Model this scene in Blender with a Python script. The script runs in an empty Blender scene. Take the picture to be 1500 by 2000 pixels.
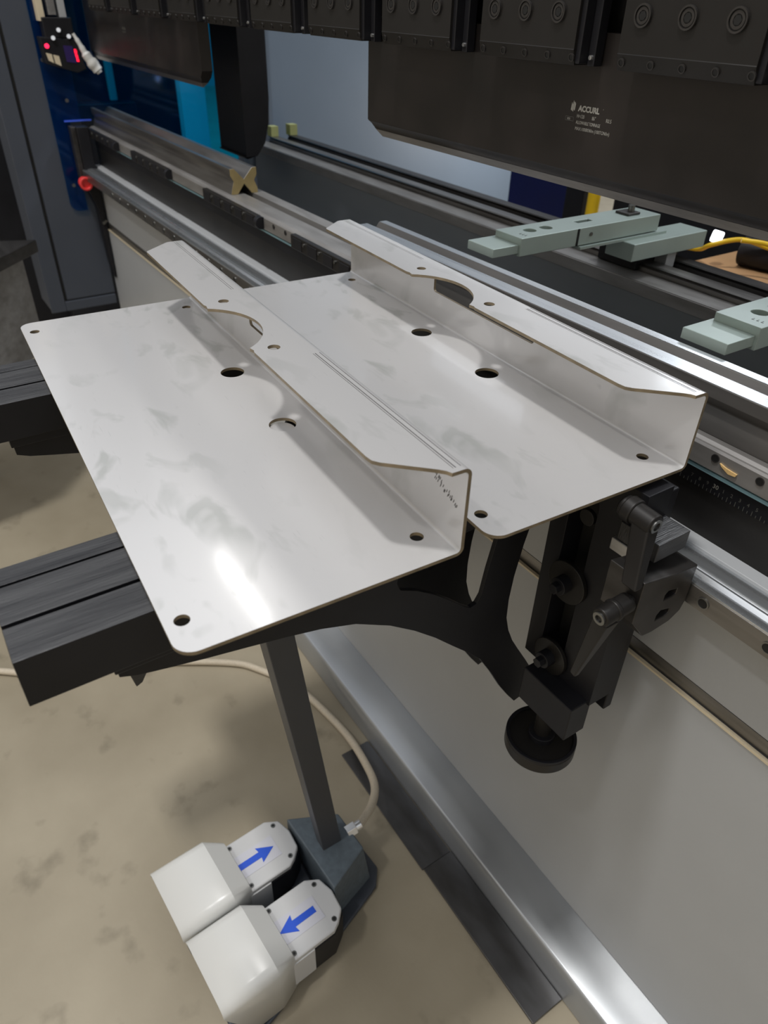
import bpy, bmesh, math, random
from mathutils import Vector, Matrix
random.seed(7)
S = bpy.context.scene
COL = S.collection
H = 1.40          # lens height above the floor; shapes below are measured from lens level
PI = math.pi

# ---------------------------------------------------------------- camera
cam_d = bpy.data.cameras.new('camera')
cam_d.sensor_fit = 'HORIZONTAL'; cam_d.sensor_width = 7.4
cam_d.lens = 7.4 * 1400.0 / 1500.0
cam_d.clip_start = 0.05; cam_d.clip_end = 100
cam_d.dof.use_dof = True; cam_d.dof.focus_distance = 0.82; cam_d.dof.aperture_fstop = 2.0
cam = bpy.data.objects.new('camera', cam_d); COL.objects.link(cam)

def rodrigues(r):
    v = Vector(r); return Matrix.Rotation(v.length, 3, v.normalized())
M = rodrigues((1.97176574, 1.07847482, -0.52199249))     # rows: right, down, forward
mw = Matrix(((M[0][0], -M[1][0], -M[2][0], 0), (M[0][1], -M[1][1], -M[2][1], 0), (M[0][2], -M[1][2], -M[2][2], H), (0, 0, 0, 1)))
cam.matrix_world = mw
S.camera = cam

# ---------------------------------------------------------------- light
S.view_settings.view_transform = 'Standard'; S.view_settings.look = 'None'
S.view_settings.gamma = 1.0; S.view_settings.use_curve_mapping = False
S.view_settings.exposure = 0.52
w = bpy.data.worlds.new('hall_air'); S.world = w; w.use_nodes = True
wb = w.node_tree.nodes['Background']; wb.inputs[0].default_value = (0.90, 0.94, 1.0, 1); wb.inputs[1].default_value = 0.60

def area(name, loc, size, size_y, power, rot=(0, 0, 0), color=(1, 0.98, 0.95), spread=180):
    l = bpy.data.lights.new(name, 'AREA'); l.shape = 'RECTANGLE'; l.size = size; l.size_y = size_y
    l.energy = power; l.color = color; l.spread = math.radians(spread)
    o = bpy.data.objects.new(name, l); COL.objects.link(o)
    o.location = (loc[0], loc[1], loc[2] + H); o.rotation_euler = rot
    return o
area('hall_lamp', (-0.75, -0.75, 4.6), 0.45, 0.30, 105)
area('hall_lamp', (-0.4, -2.9, 4.6), 0.6, 0.4, 75, rot=(-0.52, 0, 0))
for i, lx in enumerate((-9.9, -5.75, 3.2)):
    area('hall_strip_lamp', (lx, 2.05, 4.6), 1.3, 0.07, 14)
area('hall_lamp', (-6.0, 10.8, 4.6), 1.5, 1.5, 70, color=(0.9, 0.95, 1))
area('hall_lamp', (-0.6, 4.9, 4.6), 1.2, 0.5, 110, color=(0.93, 0.97, 1))
area('rear_fill_light', (-2.62, 2.75, -0.55), 0.25, 0.4, 3, rot=(0, math.radians(85), 0), color=(1, 0.95, 0.9))  # unseen fill, added to brighten the lower part of the rear side frame

# ---------------------------------------------------------------- materials
def mat(name, col, rough=0.5, metal=0.0, var=0.12, scale=8.0, bump=0.0, bscale=60, stretch=(1, 1, 1), col2=None, rvar=0.0, spec=0.5, detail=5):
    m = bpy.data.materials.new(name); m.use_nodes = True
    nt = m.node_tree; N = nt.nodes; L = nt.links
    b = N['Principled BSDF']; b.inputs['Roughness'].default_value = rough; b.inputs['Metallic'].default_value = metal
    b.inputs['Specular IOR Level'].default_value = spec
    tc = N.new('ShaderNodeTexCoord'); mp = N.new('ShaderNodeMapping'); mp.inputs['Scale'].default_value = stretch
    L.new(tc.outputs['Object'], mp.inputs['Vector'])
    nz = N.new('ShaderNodeTexNoise'); nz.inputs['Scale'].default_value = scale; nz.inputs['Detail'].default_value = detail
    L.new(mp.outputs[0], nz.inputs['Vector'])
    cr = N.new('ShaderNodeValToRGB'); cr.color_ramp.elements[0].position = 0.3; cr.color_ramp.elements[1].position = 0.7
    a = col2 if col2 else tuple(c * (1 - var) for c in col)
    c2 = col if col2 else tuple(min(1, c * (1 + var)) for c in col)
    cr.color_ramp.elements[0].color = (*a, 1); cr.color_ramp.elements[1].color = (*c2, 1)
    L.new(nz.outputs['Fac'], cr.inputs['Fac']); L.new(cr.outputs[0], b.inputs['Base Color'])
    if rvar:
        mr = N.new('ShaderNodeMapRange'); mr.inputs[3].default_value = max(0.03, rough - rvar); mr.inputs[4].default_value = rough + rvar
        L.new(nz.outputs['Fac'], mr.inputs[0]); L.new(mr.outputs[0], b.inputs['Roughness'])
    if bump:
        n2 = N.new('ShaderNodeTexNoise'); n2.inputs['Scale'].default_value = bscale; n2.inputs['Detail'].default_value = 6
        L.new(mp.outputs[0], n2.inputs['Vector'])
        bp = N.new('ShaderNodeBump'); bp.inputs['Strength'].default_value = bump; bp.inputs['Distance'].default_value = 0.002
        L.new(n2.outputs['Fac'], bp.inputs['Height']); L.new(bp.outputs[0], b.inputs['Normal'])
    return m

def srgb(r, g, b):
    f = lambda c: (c / 255 / 12.92) if c / 255 <= 0.04045 else ((c / 255 + 0.055) / 1.055) ** 2.4
    return (f(r), f(g), f(b))

def stainless():
    """mill finish sheet: faint streaks along the sheet, grey oil smudges, fine scratches"""
    m = mat('stainless_sheet', (0.60, 0.60, 0.61), rough=0.36, metal=0.35, var=0.02, scale=6)
    m.node_tree.nodes['Principled BSDF'].inputs['Coat Weight'].default_value = 0.30
    m.node_tree.nodes['Principled BSDF'].inputs['Coat Roughness'].default_value = 0.095
    m.node_tree.nodes['Principled BSDF'].inputs['Coat IOR'].default_value = 1.8
    nt = m.node_tree; N = nt.nodes; L = nt.links; b = N['Principled BSDF']
    tc = [n for n in N if n.type == 'TEX_COORD'][0]
    mp = N.new('ShaderNodeMapping'); mp.inputs['Scale'].default_value = (13, 26, 13); mp.inputs['Rotation'].default_value = (0, 0, 0.25)
    L.new(tc.outputs['Object'], mp.inputs['Vector'])
    n1 = N.new('ShaderNodeTexNoise'); n1.inputs['Scale'].default_value = 1.0; n1.inputs['Detail'].default_value = 3; n1.inputs['Distortion'].default_value = 0.6
    L.new(mp.outputs[0], n1.inputs['Vector'])
    r1 = N.new('ShaderNodeValToRGB'); r1.color_ramp.elements[0].position = 0.55; r1.color_ramp.elements[1].position = 0.66
    L.new(n1.outputs['Fac'], r1.inputs['Fac'])
    n3 = N.new('ShaderNodeTexNoise'); n3.inputs['Scale'].default_value = 3.5
    L.new(tc.outputs['Object'], n3.inputs['Vector'])
    r3 = N.new('ShaderNodeValToRGB'); r3.color_ramp.elements[0].position = 0.42; r3.color_ramp.elements[1].position = 0.60
    L.new(n3.outputs['Fac'], r3.inputs['Fac'])
    mul = N.new('ShaderNodeMath'); mul.operation = 'MULTIPLY'; L.new(r1.outputs[0], mul.inputs[0]); L.new(r3.outputs[0], mul.inputs[1])
    # fine scratches
    mps = N.new('ShaderNodeMapping'); mps.inputs['Scale'].default_value = (40, 900, 40); mps.inputs['Rotation'].default_value = (0, 0, -0.5)
    L.new(tc.outputs['Object'], mps.inputs['Vector'])
    n4 = N.new('ShaderNodeTexNoise'); n4.inputs['Scale'].default_value = 1.0; n4.inputs['Detail'].default_value = 1
    L.new(mps.outputs[0], n4.inputs['Vector'])
    r4 = N.new('ShaderNodeValToRGB'); r4.color_ramp.elements[0].position = 0.74; r4.color_ramp.elements[1].position = 0.80
    L.new(n4.outputs['Fac'], r4.inputs['Fac'])
    mx = N.new('ShaderNodeMixRGB'); mx.blend_type = 'MIX'
    mx.inputs[1].default_value = (0.63, 0.622, 0.62, 1); mx.inputs[2].default_value = (0.47, 0.475, 0.462, 1)
    L.new(mul.outputs[0], mx.inputs[0])
    mx2 = N.new('ShaderNodeMixRGB'); mx2.inputs[2].default_value = (0.42, 0.42, 0.42, 1)
    sc = N.new('ShaderNodeMath'); sc.operation = 'MULTIPLY'; sc.inputs[1].default_value = 0.5
    L.new(r4.outputs[0], sc.inputs[0]); L.new(sc.outputs[0], mx2.inputs[0]); L.new(mx.outputs[0], mx2.inputs[1])
    L.new(mx2.outputs[0], b.inputs['Base Color'])
    mr = N.new('ShaderNodeMapRange'); mr.inputs[3].default_value = 0.33; mr.inputs[4].default_value = 0.42
    L.new(mul.outputs[0], mr.inputs[0]); L.new(mr.outputs[0], b.inputs['Roughness'])
    return m

MT = dict(
    sheet=stainless(),
    sheet_edge=mat('laser_cut_edge', srgb(135, 122, 100), rough=0.5, metal=0.4, var=0.25, scale=60),
    black=mat('black_paint', (0.011, 0.011, 0.0135), rough=0.45, var=0.2, scale=12, spec=0.28),
    blackarm=mat('scuffed_black_bar', (0.062, 0.062, 0.064), rough=0.36, metal=0.2, col2=(0.018, 0.018, 0.020), scale=6, stretch=(14, 1, 4), rvar=0.12, bump=0.35, bscale=40, detail=8),
    blackox=mat('black_oxide_steel', (0.024, 0.022, 0.021), rough=0.42, metal=0.25, col2=(0.012, 0.011, 0.010), scale=7, rvar=0.08, spec=0.4),
    punch=mat('oiled_dark_steel', (0.027, 0.022, 0.020), rough=0.34, metal=0.35, col2=(0.012, 0.0105, 0.0098), scale=9, rvar=0.14, spec=0.5, detail=3),
    hole=mat('dark_socket', (0.004, 0.004, 0.004), rough=0.6, var=0.1),
    tip=mat('ground_tip_steel', (0.30, 0.28, 0.26), rough=0.28, metal=0.9, var=0.08, scale=30, stretch=(1, 8, 8)),
    dirty=mat('dirty_ground_steel', (0.30, 0.29, 0.28), rough=0.38, metal=0.45, col2=(0.20, 0.19, 0.18), scale=12, stretch=(0.8, 4, 4), rvar=0.08, detail=8),
    steel=mat('ground_steel', (0.50, 0.50, 0.51), rough=0.30, metal=0.85, var=0.12, scale=14, stretch=(0.6, 10, 10), rvar=0.08),
    rail=mat('bright_rail_steel', (0.60, 0.62, 0.64), rough=0.28, metal=0.9, var=0.08, scale=10, stretch=(0.5, 10, 10), rvar=0.06),
    worn=mat('worn_die_steel', (0.30, 0.29, 0.28), rough=0.36, metal=0.9, col2=(0.17, 0.16, 0.15), scale=9, stretch=(0.5, 6, 6), rvar=0.1),
    darksteel=mat('dark_steel', (0.085, 0.08, 0.078), rough=0.40, metal=0.7, col2=(0.045, 0.042, 0.04), scale=9, stretch=(0.6, 5, 5), rvar=0.1),
    brass=mat('golden_die_end', (0.36, 0.28, 0.13), rough=0.45, metal=0.5, var=0.12, scale=40),
    bed=mat('light_grey_machine_paint', srgb(168, 170, 172), rough=0.38, var=0.03, scale=5, bump=0.05, bscale=300),
    skirt=mat('galvanised_skirt', (0.36, 0.375, 0.39), rough=0.24, metal=0.55, var=0.08, scale=5, stretch=(0.6, 2, 2), rvar=0.06),
    post=mat('dark_grey_post_paint', srgb(62, 63, 67), rough=0.45, var=0.05),
    diebody=mat('dark_die_steel', (0.13, 0.122, 0.115), rough=0.38, metal=0.5, col2=(0.08, 0.075, 0.07), scale=9, stretch=(0.5, 5, 5), rvar=0.08),
    column=mat('slate_grey_paint', srgb(68, 73, 83), rough=0.45, var=0.05, scale=6),
    slate=mat('blue_grey_frame_paint', srgb(98, 111, 126), rough=0.5, var=0.04, scale=3),
    beam=mat('dark_slate_beam_paint', srgb(112, 117, 122), rough=0.42, var=0.08, scale=4, stretch=(0.5, 3, 3)),
    teal=mat('teal_edge_paint', srgb(110, 140, 148), rough=0.4, var=0.08, scale=20),
    finger=mat('pale_green_grey_anodised', srgb(166, 180, 174), rough=0.36, metal=0.2, var=0.05, scale=14),
    floorm=None,
    mat_steel=mat('floor_plate_steel', (0.11, 0.11, 0.115), rough=0.33, metal=0.6, col2=(0.055, 0.052, 0.05), scale=7, stretch=(1, 3, 1), rvar=0.1),
    white=mat('white_enamel', srgb(206, 206, 203), rough=0.28, var=0.02, scale=5),
    whitelid=mat('white_plastic', srgb(196, 196, 196), rough=0.38, var=0.03, scale=9),
    label=mat('sticker_film', srgb(198, 198, 206), rough=0.25, var=0.02),
    blue=mat('blue_ink', srgb(40, 84, 200), rough=0.35, var=0.05),
    pedbox=mat('blue_grey_speckled_paint', srgb(88, 98, 106), rough=0.5, var=0.14, scale=90, bump=0.2, bscale=200),
    pedbase=mat('dark_grey_base_paint', srgb(60, 64, 72), rough=0.42, var=0.1, scale=60),
    screw=mat('steel_screw', (0.22, 0.22, 0.21), rough=0.3, metal=0.9, var=0.1),
    brightmetal=mat('bright_nut', (0.85, 0.85, 0.85), rough=0.25, metal=0.9, var=0.03),
    hose=mat('braided_hose', srgb(196, 184, 164), rough=0.5, var=0.16, scale=500, bump=0.6, bscale=700),
    red=mat('red_plastic', srgb(225, 60, 60), rough=0.4, var=0.08),
    cream=mat('cream_paint', srgb(214, 200, 172), rough=0.5, var=0.04),
    bluepaint=mat('deep_blue_paint', srgb(10, 20, 72), rough=0.4, var=0.1),
    yellow=mat('yellow_cable', srgb(226, 186, 30), rough=0.4, var=0.08, scale=30),
    olive=mat('yellow_green_tape', srgb(176, 180, 120), rough=0.6, var=0.05),
    card=mat('tan_cardboard', srgb(176, 138, 98), rough=0.7, var=0.15),
    etch=mat('laser_etched_mark', (0.30, 0.29, 0.26), rough=0.6, var=0.1),
    dimmark=mat('faint_etched_mark', (0.10, 0.10, 0.09), rough=0.6, var=0.1),
    pen=mat('pencil_mark', (0.08, 0.075, 0.075), rough=0.7, var=0.1),
    wood=mat('wood_chip', srgb(206, 172, 116), rough=0.7, var=0.15, scale=200),
    concrete=None, frontwall=mat('beige_hall_cladding', srgb(206, 198, 186), rough=0.8, var=0.06, scale=1), wall=mat('hall_wall_paint', srgb(150, 155, 158), rough=0.7, var=0.04, scale=1),
)
def concrete():
    m = mat('worn_concrete', srgb(160, 150, 130), rough=0.55, col2=srgb(138, 128, 108), scale=3.2, rvar=0.08, bump=0.12, bscale=120, detail=9)
    nt = m.node_tree; N = nt.nodes; L = nt.links; b = N['Principled BSDF']
    tc = [n for n in N if n.type == 'TEX_COORD'][0]
    cur = b.inputs['Base Color'].links[0].from_socket
    n1 = N.new('ShaderNodeTexNoise'); n1.inputs['Scale'].default_value = 11; n1.inputs['Detail'].default_value = 4
    L.new(tc.outputs['Object'], n1.inputs['Vector'])
    r1 = N.new('ShaderNodeValToRGB'); r1.color_ramp.elements[0].position = 0.60; r1.color_ramp.elements[1].position = 0.74
    L.new(n1.outputs['Fac'], r1.inputs['Fac'])
    mx = N.new('ShaderNodeMixRGB'); mx.inputs[2].default_value = (*srgb(98, 90, 73), 1)
    s = N.new('ShaderNodeMath'); s.operation = 'MULTIPLY'; s.inputs[1].default_value = 0.55
    L.new(r1.outputs[0], s.inputs[0]); L.new(s.outputs[0], mx.inputs[0]); L.new(cur, mx.inputs[1]); L.new(mx.outputs[0], b.inputs['Base Color'])
    return m
MT['concrete'] = concrete()

def emis(name, col, strength):
    m = bpy.data.materials.new(name); m.use_nodes = True
    b = m.node_tree.nodes['Principled BSDF']; b.inputs['Base Color'].default_value = (*col, 1)
    b.inputs['Emission Color'].default_value = (*col, 1); b.inputs['Emission Strength'].default_value = strength
    return m
MT['led'] = emis('lit_red_led', (1.0, 0.02, 0.08), 1.3)
MT['screen'] = emis('dark_violet_display', (0.012, 0.004, 0.05), 0.25)
MT['lamp'] = emis('lit_work_lamp', (0.9, 0.93, 1.0), 3.0)

def acrylic():
    m = bpy.data.materials.new('blue_acrylic'); m.use_nodes = True
    nt = m.node_tree; N = nt.nodes; L = nt.links; N.clear()
    out = N.new('ShaderNodeOutputMaterial'); tr = N.new('ShaderNodeBsdfTransparent'); tr.inputs[0].default_value = (0.06, 0.64, 0.90, 1)
    gl = N.new('ShaderNodeBsdfGlossy'); gl.inputs['Roughness'].default_value = 0.05; gl.inputs[0].default_value = (0.5, 0.6, 0.9, 1)
    df = N.new('ShaderNodeBsdfDiffuse'); df.inputs[0].default_value = (0.004, 0.014, 0.10, 1)
    nz = N.new('ShaderNodeTexNoise'); nz.inputs['Scale'].default_value = 6
    mr = N.new('ShaderNodeMapRange'); mr.inputs[3].default_value = 0.08; mr.inputs[4].default_value = 0.12
    L.new(nz.outputs['Fac'], mr.inputs[0])
    m1 = N.new('ShaderNodeMixShader'); m2 = N.new('ShaderNodeMixShader'); m2.inputs[0].default_value = 0.03
    L.new(mr.outputs[0], m1.inputs[0]); L.new(tr.outputs[0], m1.inputs[1]); L.new(df.outputs[0], m1.inputs[2])
    L.new(m1.outputs[0], m2.inputs[1]); L.new(gl.outputs[0], m2.inputs[2]); L.new(m2.outputs[0], out.inputs[0])
    return m
MT['acrylic'] = acrylic()
MT['acrylic_edge'] = mat('acrylic_highlight_blue', srgb(70, 100, 220), rough=0.2, var=0.05)  # lighter blue that stands in for the highlight along the pane edge

# ---------------------------------------------------------------- mesh helpers
class MB:
    def __init__(s): s.bm = bmesh.new()
    def box(s, x0, x1, y0, y1, z0, z1):
        vs = [s.bm.verts.new((x, y, z)) for x in (x0, x1) for y in (y0, y1) for z in (z0, z1)]
        for f in ((0, 1, 3, 2), (4, 6, 7, 5), (0, 4, 5, 1), (2, 3, 7, 6), (0, 2, 6, 4), (1, 5, 7, 3)): s.bm.faces.new([vs[i] for i in f])
        return s
    def hexa(s, pts):      # 8 points: bottom ring 4, top ring 4
        vs = [s.bm.verts.new(p) for p in pts]
        for f in ((3, 2, 1, 0), (4, 5, 6, 7), (0, 1, 5, 4), (1, 2, 6, 5), (2, 3, 7, 6), (3, 0, 4, 7)): s.bm.faces.new([vs[i] for i in f])
        return s
    def prism(s, pts, axis, lo, hi, holes=()):
        """extrude a 2D outline (with holes) along axis; x->(y,z), y->(x,z), z->(x,y)"""
        def P(a, b, t): return {'x': (t, a, b), 'y': (a, t, b), 'z': (a, b, t)}[axis]
        tmp = bmesh.new(); es = []
        for loop in [pts] + list(holes):
            vs = [tmp.verts.new(P(a, b, lo)) for a, b in loop]
            for i in range(len(vs)): es.append(tmp.edges.new((vs[i], vs[(i + 1) % len(vs)])))
        n = Vector(P(0, 0, 1))
        bmesh.ops.triangle_fill(tmp, use_beauty=True, use_dissolve=True, edges=es, normal=n)
        r = bmesh.ops.extrude_face_region(tmp, geom=list(tmp.faces))
        d = Vector(P(0, 0, hi - lo))
        bmesh.ops.translate(tmp, vec=d, verts=[v for v in r['geom'] if isinstance(v, bmesh.types.BMVert)])
        me = bpy.data.meshes.new('tmp'); tmp.to_mesh(me); tmp.free(); s.bm.from_mesh(me); bpy.data.meshes.remove(me)
        return s
    def cyl(s, c, axis, r, h, seg=32, r2=None, sym=True):
        """solid disc or cone frustum centred at c (or starting there when sym is False)"""
        r2 = r if r2 is None else r2
        d = Vector(axis).normalized(); q = d.to_track_quat('Z', 'Y'); c = Vector(c)
        a = c - d * h / 2 if sym else c; b = a + d * h
        A = []; B = []
        for i in range(seg):
            t = 2 * PI * i / seg; e = q @ Vector((math.cos(t), math.sin(t), 0))
            A.append(s.bm.verts.new(a + e * r)); B.append(s.bm.verts.new(b + e * r2))
        s.bm.faces.new(A[::-1]); s.bm.faces.new(B)
        for i in range(seg): s.bm.faces.new((A[i], A[(i + 1) % seg], B[(i + 1) % seg], B[i]))
        return s
    def ring(s, c, axis, ro, ri, h, seg=32):
        d = Vector(axis).normalized(); q = d.to_track_quat('Z', 'Y'); c = Vector(c); R = []
        for (r, k) in ((ro, -.5), (ro, .5), (ri, .5), (ri, -.5)):
            R.append([s.bm.verts.new(c + d * h * k + (q @ Vector((math.cos(2 * PI * i / seg), math.sin(2 * PI * i / seg), 0))) * r) for i in range(seg)])
        for j in range(4):
            for i in range(seg): s.bm.faces.new((R[j][i], R[j][(i + 1) % seg], R[(j + 1) % 4][(i + 1) % seg], R[(j + 1) % 4][i]))
        return s
    def tube(s, pts, r, seg=10, sub=6):
        P = [Vector(p) for p in pts]; Q = []
        for i in range(len(P) - 1):
            p0 = P[max(0, i - 1)]; p1 = P[i]; p2 = P[i + 1]; p3 = P[min(len(P) - 1, i + 2)]
            for k in range(sub):
                t = k / sub
                Q.append(0.5 * ((2 * p1) + (p2 - p0) * t + (2 * p0 - 5 * p1 + 4 * p2 - p3) * t * t + (3 * p1 - p0 - 3 * p2 + p3) * t ** 3))
        Q.append(P[-1]); rings = []; up = Vector((0.13, 0.21, 1)).normalized()
        for i, q in enumerate(Q):
            d = (Q[min(i + 1, len(Q) - 1)] - Q[max(i - 1, 0)]).normalized()
            a = d.cross(up).normalized(); up = a.cross(d).normalized()
            rr = r[min(len(r) - 1, int(i * len(r) / len(Q)))] if isinstance(r, (list, tuple)) else r
            rings.append([s.bm.verts.new(q + (a * math.cos(2 * PI * k / seg) + up * math.sin(2 * PI * k / seg)) * rr) for k in range(seg)])
        for i in range(len(rings) - 1):
            for k in range(seg): s.bm.faces.new((rings[i][k], rings[i][(k + 1) % seg], rings[i + 1][(k + 1) % seg], rings[i + 1][k]))
        s.bm.faces.new(rings[0][::-1]); s.bm.faces.new(rings[-1])
        return s
    def cut(s, co, no):
        g = list(s.bm.verts) + list(s.bm.edges) + list(s.bm.faces)
        r = bmesh.ops.bisect_plane(s.bm, geom=g, plane_co=co, plane_no=no, clear_outer=True)
        es = [e for e in r['geom_cut'] if isinstance(e, bmesh.types.BMEdge)]
        bmesh.ops.holes_fill(s.bm, edges=es, sides=0)
        return s
    def build(s, name, m, parent=None, bevel=0.0, smooth=35, edge_mat=None, xf=None):
        bm = s.bm
        bmesh.ops.recalc_face_normals(bm, faces=list(bm.faces))
        if xf: bmesh.ops.transform(bm, matrix=xf, verts=list(bm.verts))
        xs = [v.co for v in bm.verts]
        lo = Vector([min(v[i] for v in xs) for i in range(3)]); hi = Vector([max(v[i] for v in xs) for i in range(3)])
        c = Vector(((lo.x + hi.x) / 2, (lo.y + hi.y) / 2, lo.z))
        bmesh.ops.translate(bm, vec=-c, verts=list(bm.verts))
        ang = math.radians(smooth)
        for f in bm.faces: f.smooth = True
        for e in bm.edges:
            if len(e.link_faces) == 2 and e.calc_face_angle(0) > ang: e.smooth = False
        me = bpy.data.meshes.new(name); bm.to_mesh(me); bm.free()
        me.materials.append(m)
        o = bpy.data.objects.new(name, me); COL.objects.link(o)
        c.z += H
        o.location = c
        if parent is not None:
            bpy.context.view_layer.update()
            o.parent = parent
            o.matrix_parent_inverse = wm(parent).inverted()
        if bevel:
            bv = o.modifiers.new('bevel', 'BEVEL'); bv.width = bevel; bv.segments = 2; bv.limit_method = 'ANGLE'; bv.angle_limit = math.radians(40)
            bv.harden_normals = True
        return o
def wm(o):
    m = Matrix.LocRotScale(o.location, o.rotation_euler, o.scale)
    return (wm(o.parent) @ o.matrix_parent_inverse @ m) if o.parent else m

def tag(o, label, cat, group=None):
    o['label'] = label; o['category'] = cat
    if group: o['group'] = group
    return o
def thing(name, label, cat, loc, group=None, rotz=0.0):
    o = bpy.data.objects.new(name, None); COL.objects.link(o)
    o.empty_display_size = 0.05
    o.location = (loc[0], loc[1], loc[2] + H); o.rotation_euler = (0, 0, rotz)
    return tag(o, label, cat, group)
def struct(o): o['kind'] = 'structure'; return o
def copy_tree(o, parent=None):
    c = o.copy(); COL.objects.link(c)
    if parent is not None:
        inv = o.matrix_parent_inverse.copy(); c.parent = parent; c.matrix_parent_inverse = inv
    for ch in [k for k in bpy.data.objects if k.parent == o]: copy_tree(ch, c)
    return c
def arc(cx, cy, r, a0, a1, n=8):
    return [(cx + r * math.cos(math.radians(a0 + (a1 - a0) * i / n)), cy + r * math.sin(math.radians(a0 + (a1 - a0) * i / n))) for i in range(n + 1)]
def circ(cx, cy, r, n=28, ry=None):
    ry = ry or r
    return [(cx + r * math.cos(2 * PI * i / n), cy + ry * math.sin(2 * PI * i / n)) for i in range(n)]
def text_mesh(name, body, x, y, z, size, m, parent, sx=1.0, rot=(PI / 2, 0, 0), thick=0.00015, bold=0.0):
    cu = bpy.data.curves.new(name, 'FONT'); cu.body = body; cu.size = size; cu.extrude = thick; cu.offset = bold
    cu.resolution_u = 3
    t = bpy.data.objects.new(name, cu); COL.objects.link(t)
    me = bpy.data.meshes.new_from_object(t); bpy.data.objects.remove(t)
    o = bpy.data.objects.new(name, me); COL.objects.link(o)
    me.materials.clear(); me.materials.append(m)
    o.location = (x, y, z + H); o.rotation_euler = rot; o.scale = (sx, 1, 1)
    o.parent = parent; o.matrix_parent_inverse = wm(parent).inverted()
    return o

XL, XR = -2.7405, 0.45      # length of the machine that is built

# ---------------------------------------------------------------- structure
fl = MB(); fl.bm.faces.new([fl.bm.verts.new(p) for p in ((-14, -8, -H), (8, -8, -H), (8, 12, -H), (-14, 12, -H))])
struct(fl.build('floor', MT['concrete']))
struct(MB().box(-14.2, -14, -8, 12, -H, 4.4).build('wall_left', MT['wall']))
struct(MB().box(-14, 8, 12, 12.2, -H, 4.4).build('wall_back', MT['wall']))
struct(MB().box(-14, 8, -5.2, -5.0, -H, 4.4).build('wall_front', MT['frontwall']))
struct(MB().box(6, 6.2, -5, 12, -H, 4.4).build('wall_right', MT['frontwall']))

# ---------------------------------------------------------------- press brake machine
pb = thing('press_brake', 'large grey and black press brake bending machine filling the right side', 'machine', (-1.2, 0.9, -H))
# base skirt
MB().prism([(0.5625, -1.40), (0.5625, -1.325), (0.566, -1.319), (0.640, -1.300), (0.70, -1.300), (0.70, -1.40)], 'x', XL, XR).build('base_skirt', MT['skirt'], pb, bevel=0.003)
# front cover panel with bright upper lip
fp = MB().box(XL, XR, 0.640, 0.70, -1.300, -0.690).build('front_panel', MT['bed'], pb, bevel=0.0015)
MB().box(XL, XR, 0.6385, 0.6435, -0.6912, -0.688).build('panel_lip', MT['cream'], fp)
MB().prism([(0.646, -0.700), (0.6445, -0.667), (0.70, -0.667), (0.70, -0.700)], 'x', XL, XR).build('steel_strip', MT['worn'], pb)
MB().box(XL, XR, 0.645, 0.76, -0.667, -0.491).build('bed_plate', MT['bed'], pb, bevel=0.001)
# linear guide rail on the bed plate
gr = MB().prism([(0.645, -0.495), (0.619, -0.492), (0.616, -0.4935), (0.612, -0.4925), (0.608, -0.4965), (0.603, -0.4955), (0.5955, -0.4965), (0.595, -0.498), (0.595, -0.524), (0.598, -0.526), (0.645, -0.526)], 'x', XL + 0.04, XR).build('guide_rail', MT['rail'], pb)
MB().box(XL + 0.04, XR, 0.5944, 0.5958, -0.5235, -0.4985).build('rail_face', MT['worn'], gr)
hb = []
for i in range(-1, 30):
    x = -0.197 - 0.075 * i
    if x < XL + 0.08 or (-1.05 < x < -0.50): continue
    MB().ring((x, 0.5940, -0.5115), (0, 1, 0), 0.0070, 0.0055, 0.0018, 20).build('rail_bolt_rim', MT['screw'], gr)
    MB().cyl((x, 0.5942, -0.5115), (0, 1, 0), 0.0056, 0.001, 20).build('rail_bolt_hole', MT['hole'], gr)
# black recess face with ruler
MB().box(XL, XR, 0.664, 0.72, -0.491, -0.4098).build('recess_face', MT['blackox'], pb)
ru = MB().box(XL, XR, 0.6625, 0.6645, -0.4345, -0.4115).build('ruler_strip', MT['black'], pb)
tk = MB()
for i in range(0, 130):
    x = -0.62 + i * 0.005
    h = 0.0055 if i % 2 == 0 else 0.003
    tk.box(x, x + 0.0006, 0.6622, 0.6626, -0.4345, -0.4345 + h)
tk.build('tick_marks', MT['dimmark'], ru)
for i, ch in enumerate(('7', '8', '9', '30', '1', '2', '3', '4', '5')):
    text_mesh('ruler_number', ch, -0.3675 + i * 0.0100 - (0.002 if len(ch) > 1 else 0), 0.6624, -0.4270, 0.0072 if len(ch) > 1 else 0.006, MT['etch'] if len(ch) > 1 else MT['dimmark'], ru)
# upper beam behind the clamps
MB().box(XL, XR, 0.717, 0.80, -0.032, 0.85).build('ram_beam', MT['blackox'], pb, bevel=0.002)
MB().box(XL, XR, 0.64, 0.715, 0.115, 0.85).build('ram_cover', MT['blackox'], pb, bevel=0.002)

# left upright column with a recessed face, proud rim
cl = MB().box(-2.90, -2.757, 0.40, 0.633, -0.955, 1.2).build('column', MT['column'], pb, bevel=0.002)
rim = MB().box(-2.7575, -2.750, 0.462, 0.633, -0.925, 1.2)
rim.build('column_face', MT['column'], cl, bevel=0.0015)
rm = MB().box(-2.757, -2.748, 0.400, 0.452, -0.965, 1.2).box(-2.757, -2.748, 0.452, 0.633, -0.965, -0.931)
rm.build('column_rim', MT['column'], cl, bevel=0.002)
MB().box(-2.7572, -2.7560, 0.450, 0.464, -0.93, 1.2).build('shadow_gap', MT['hole'], cl)
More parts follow.
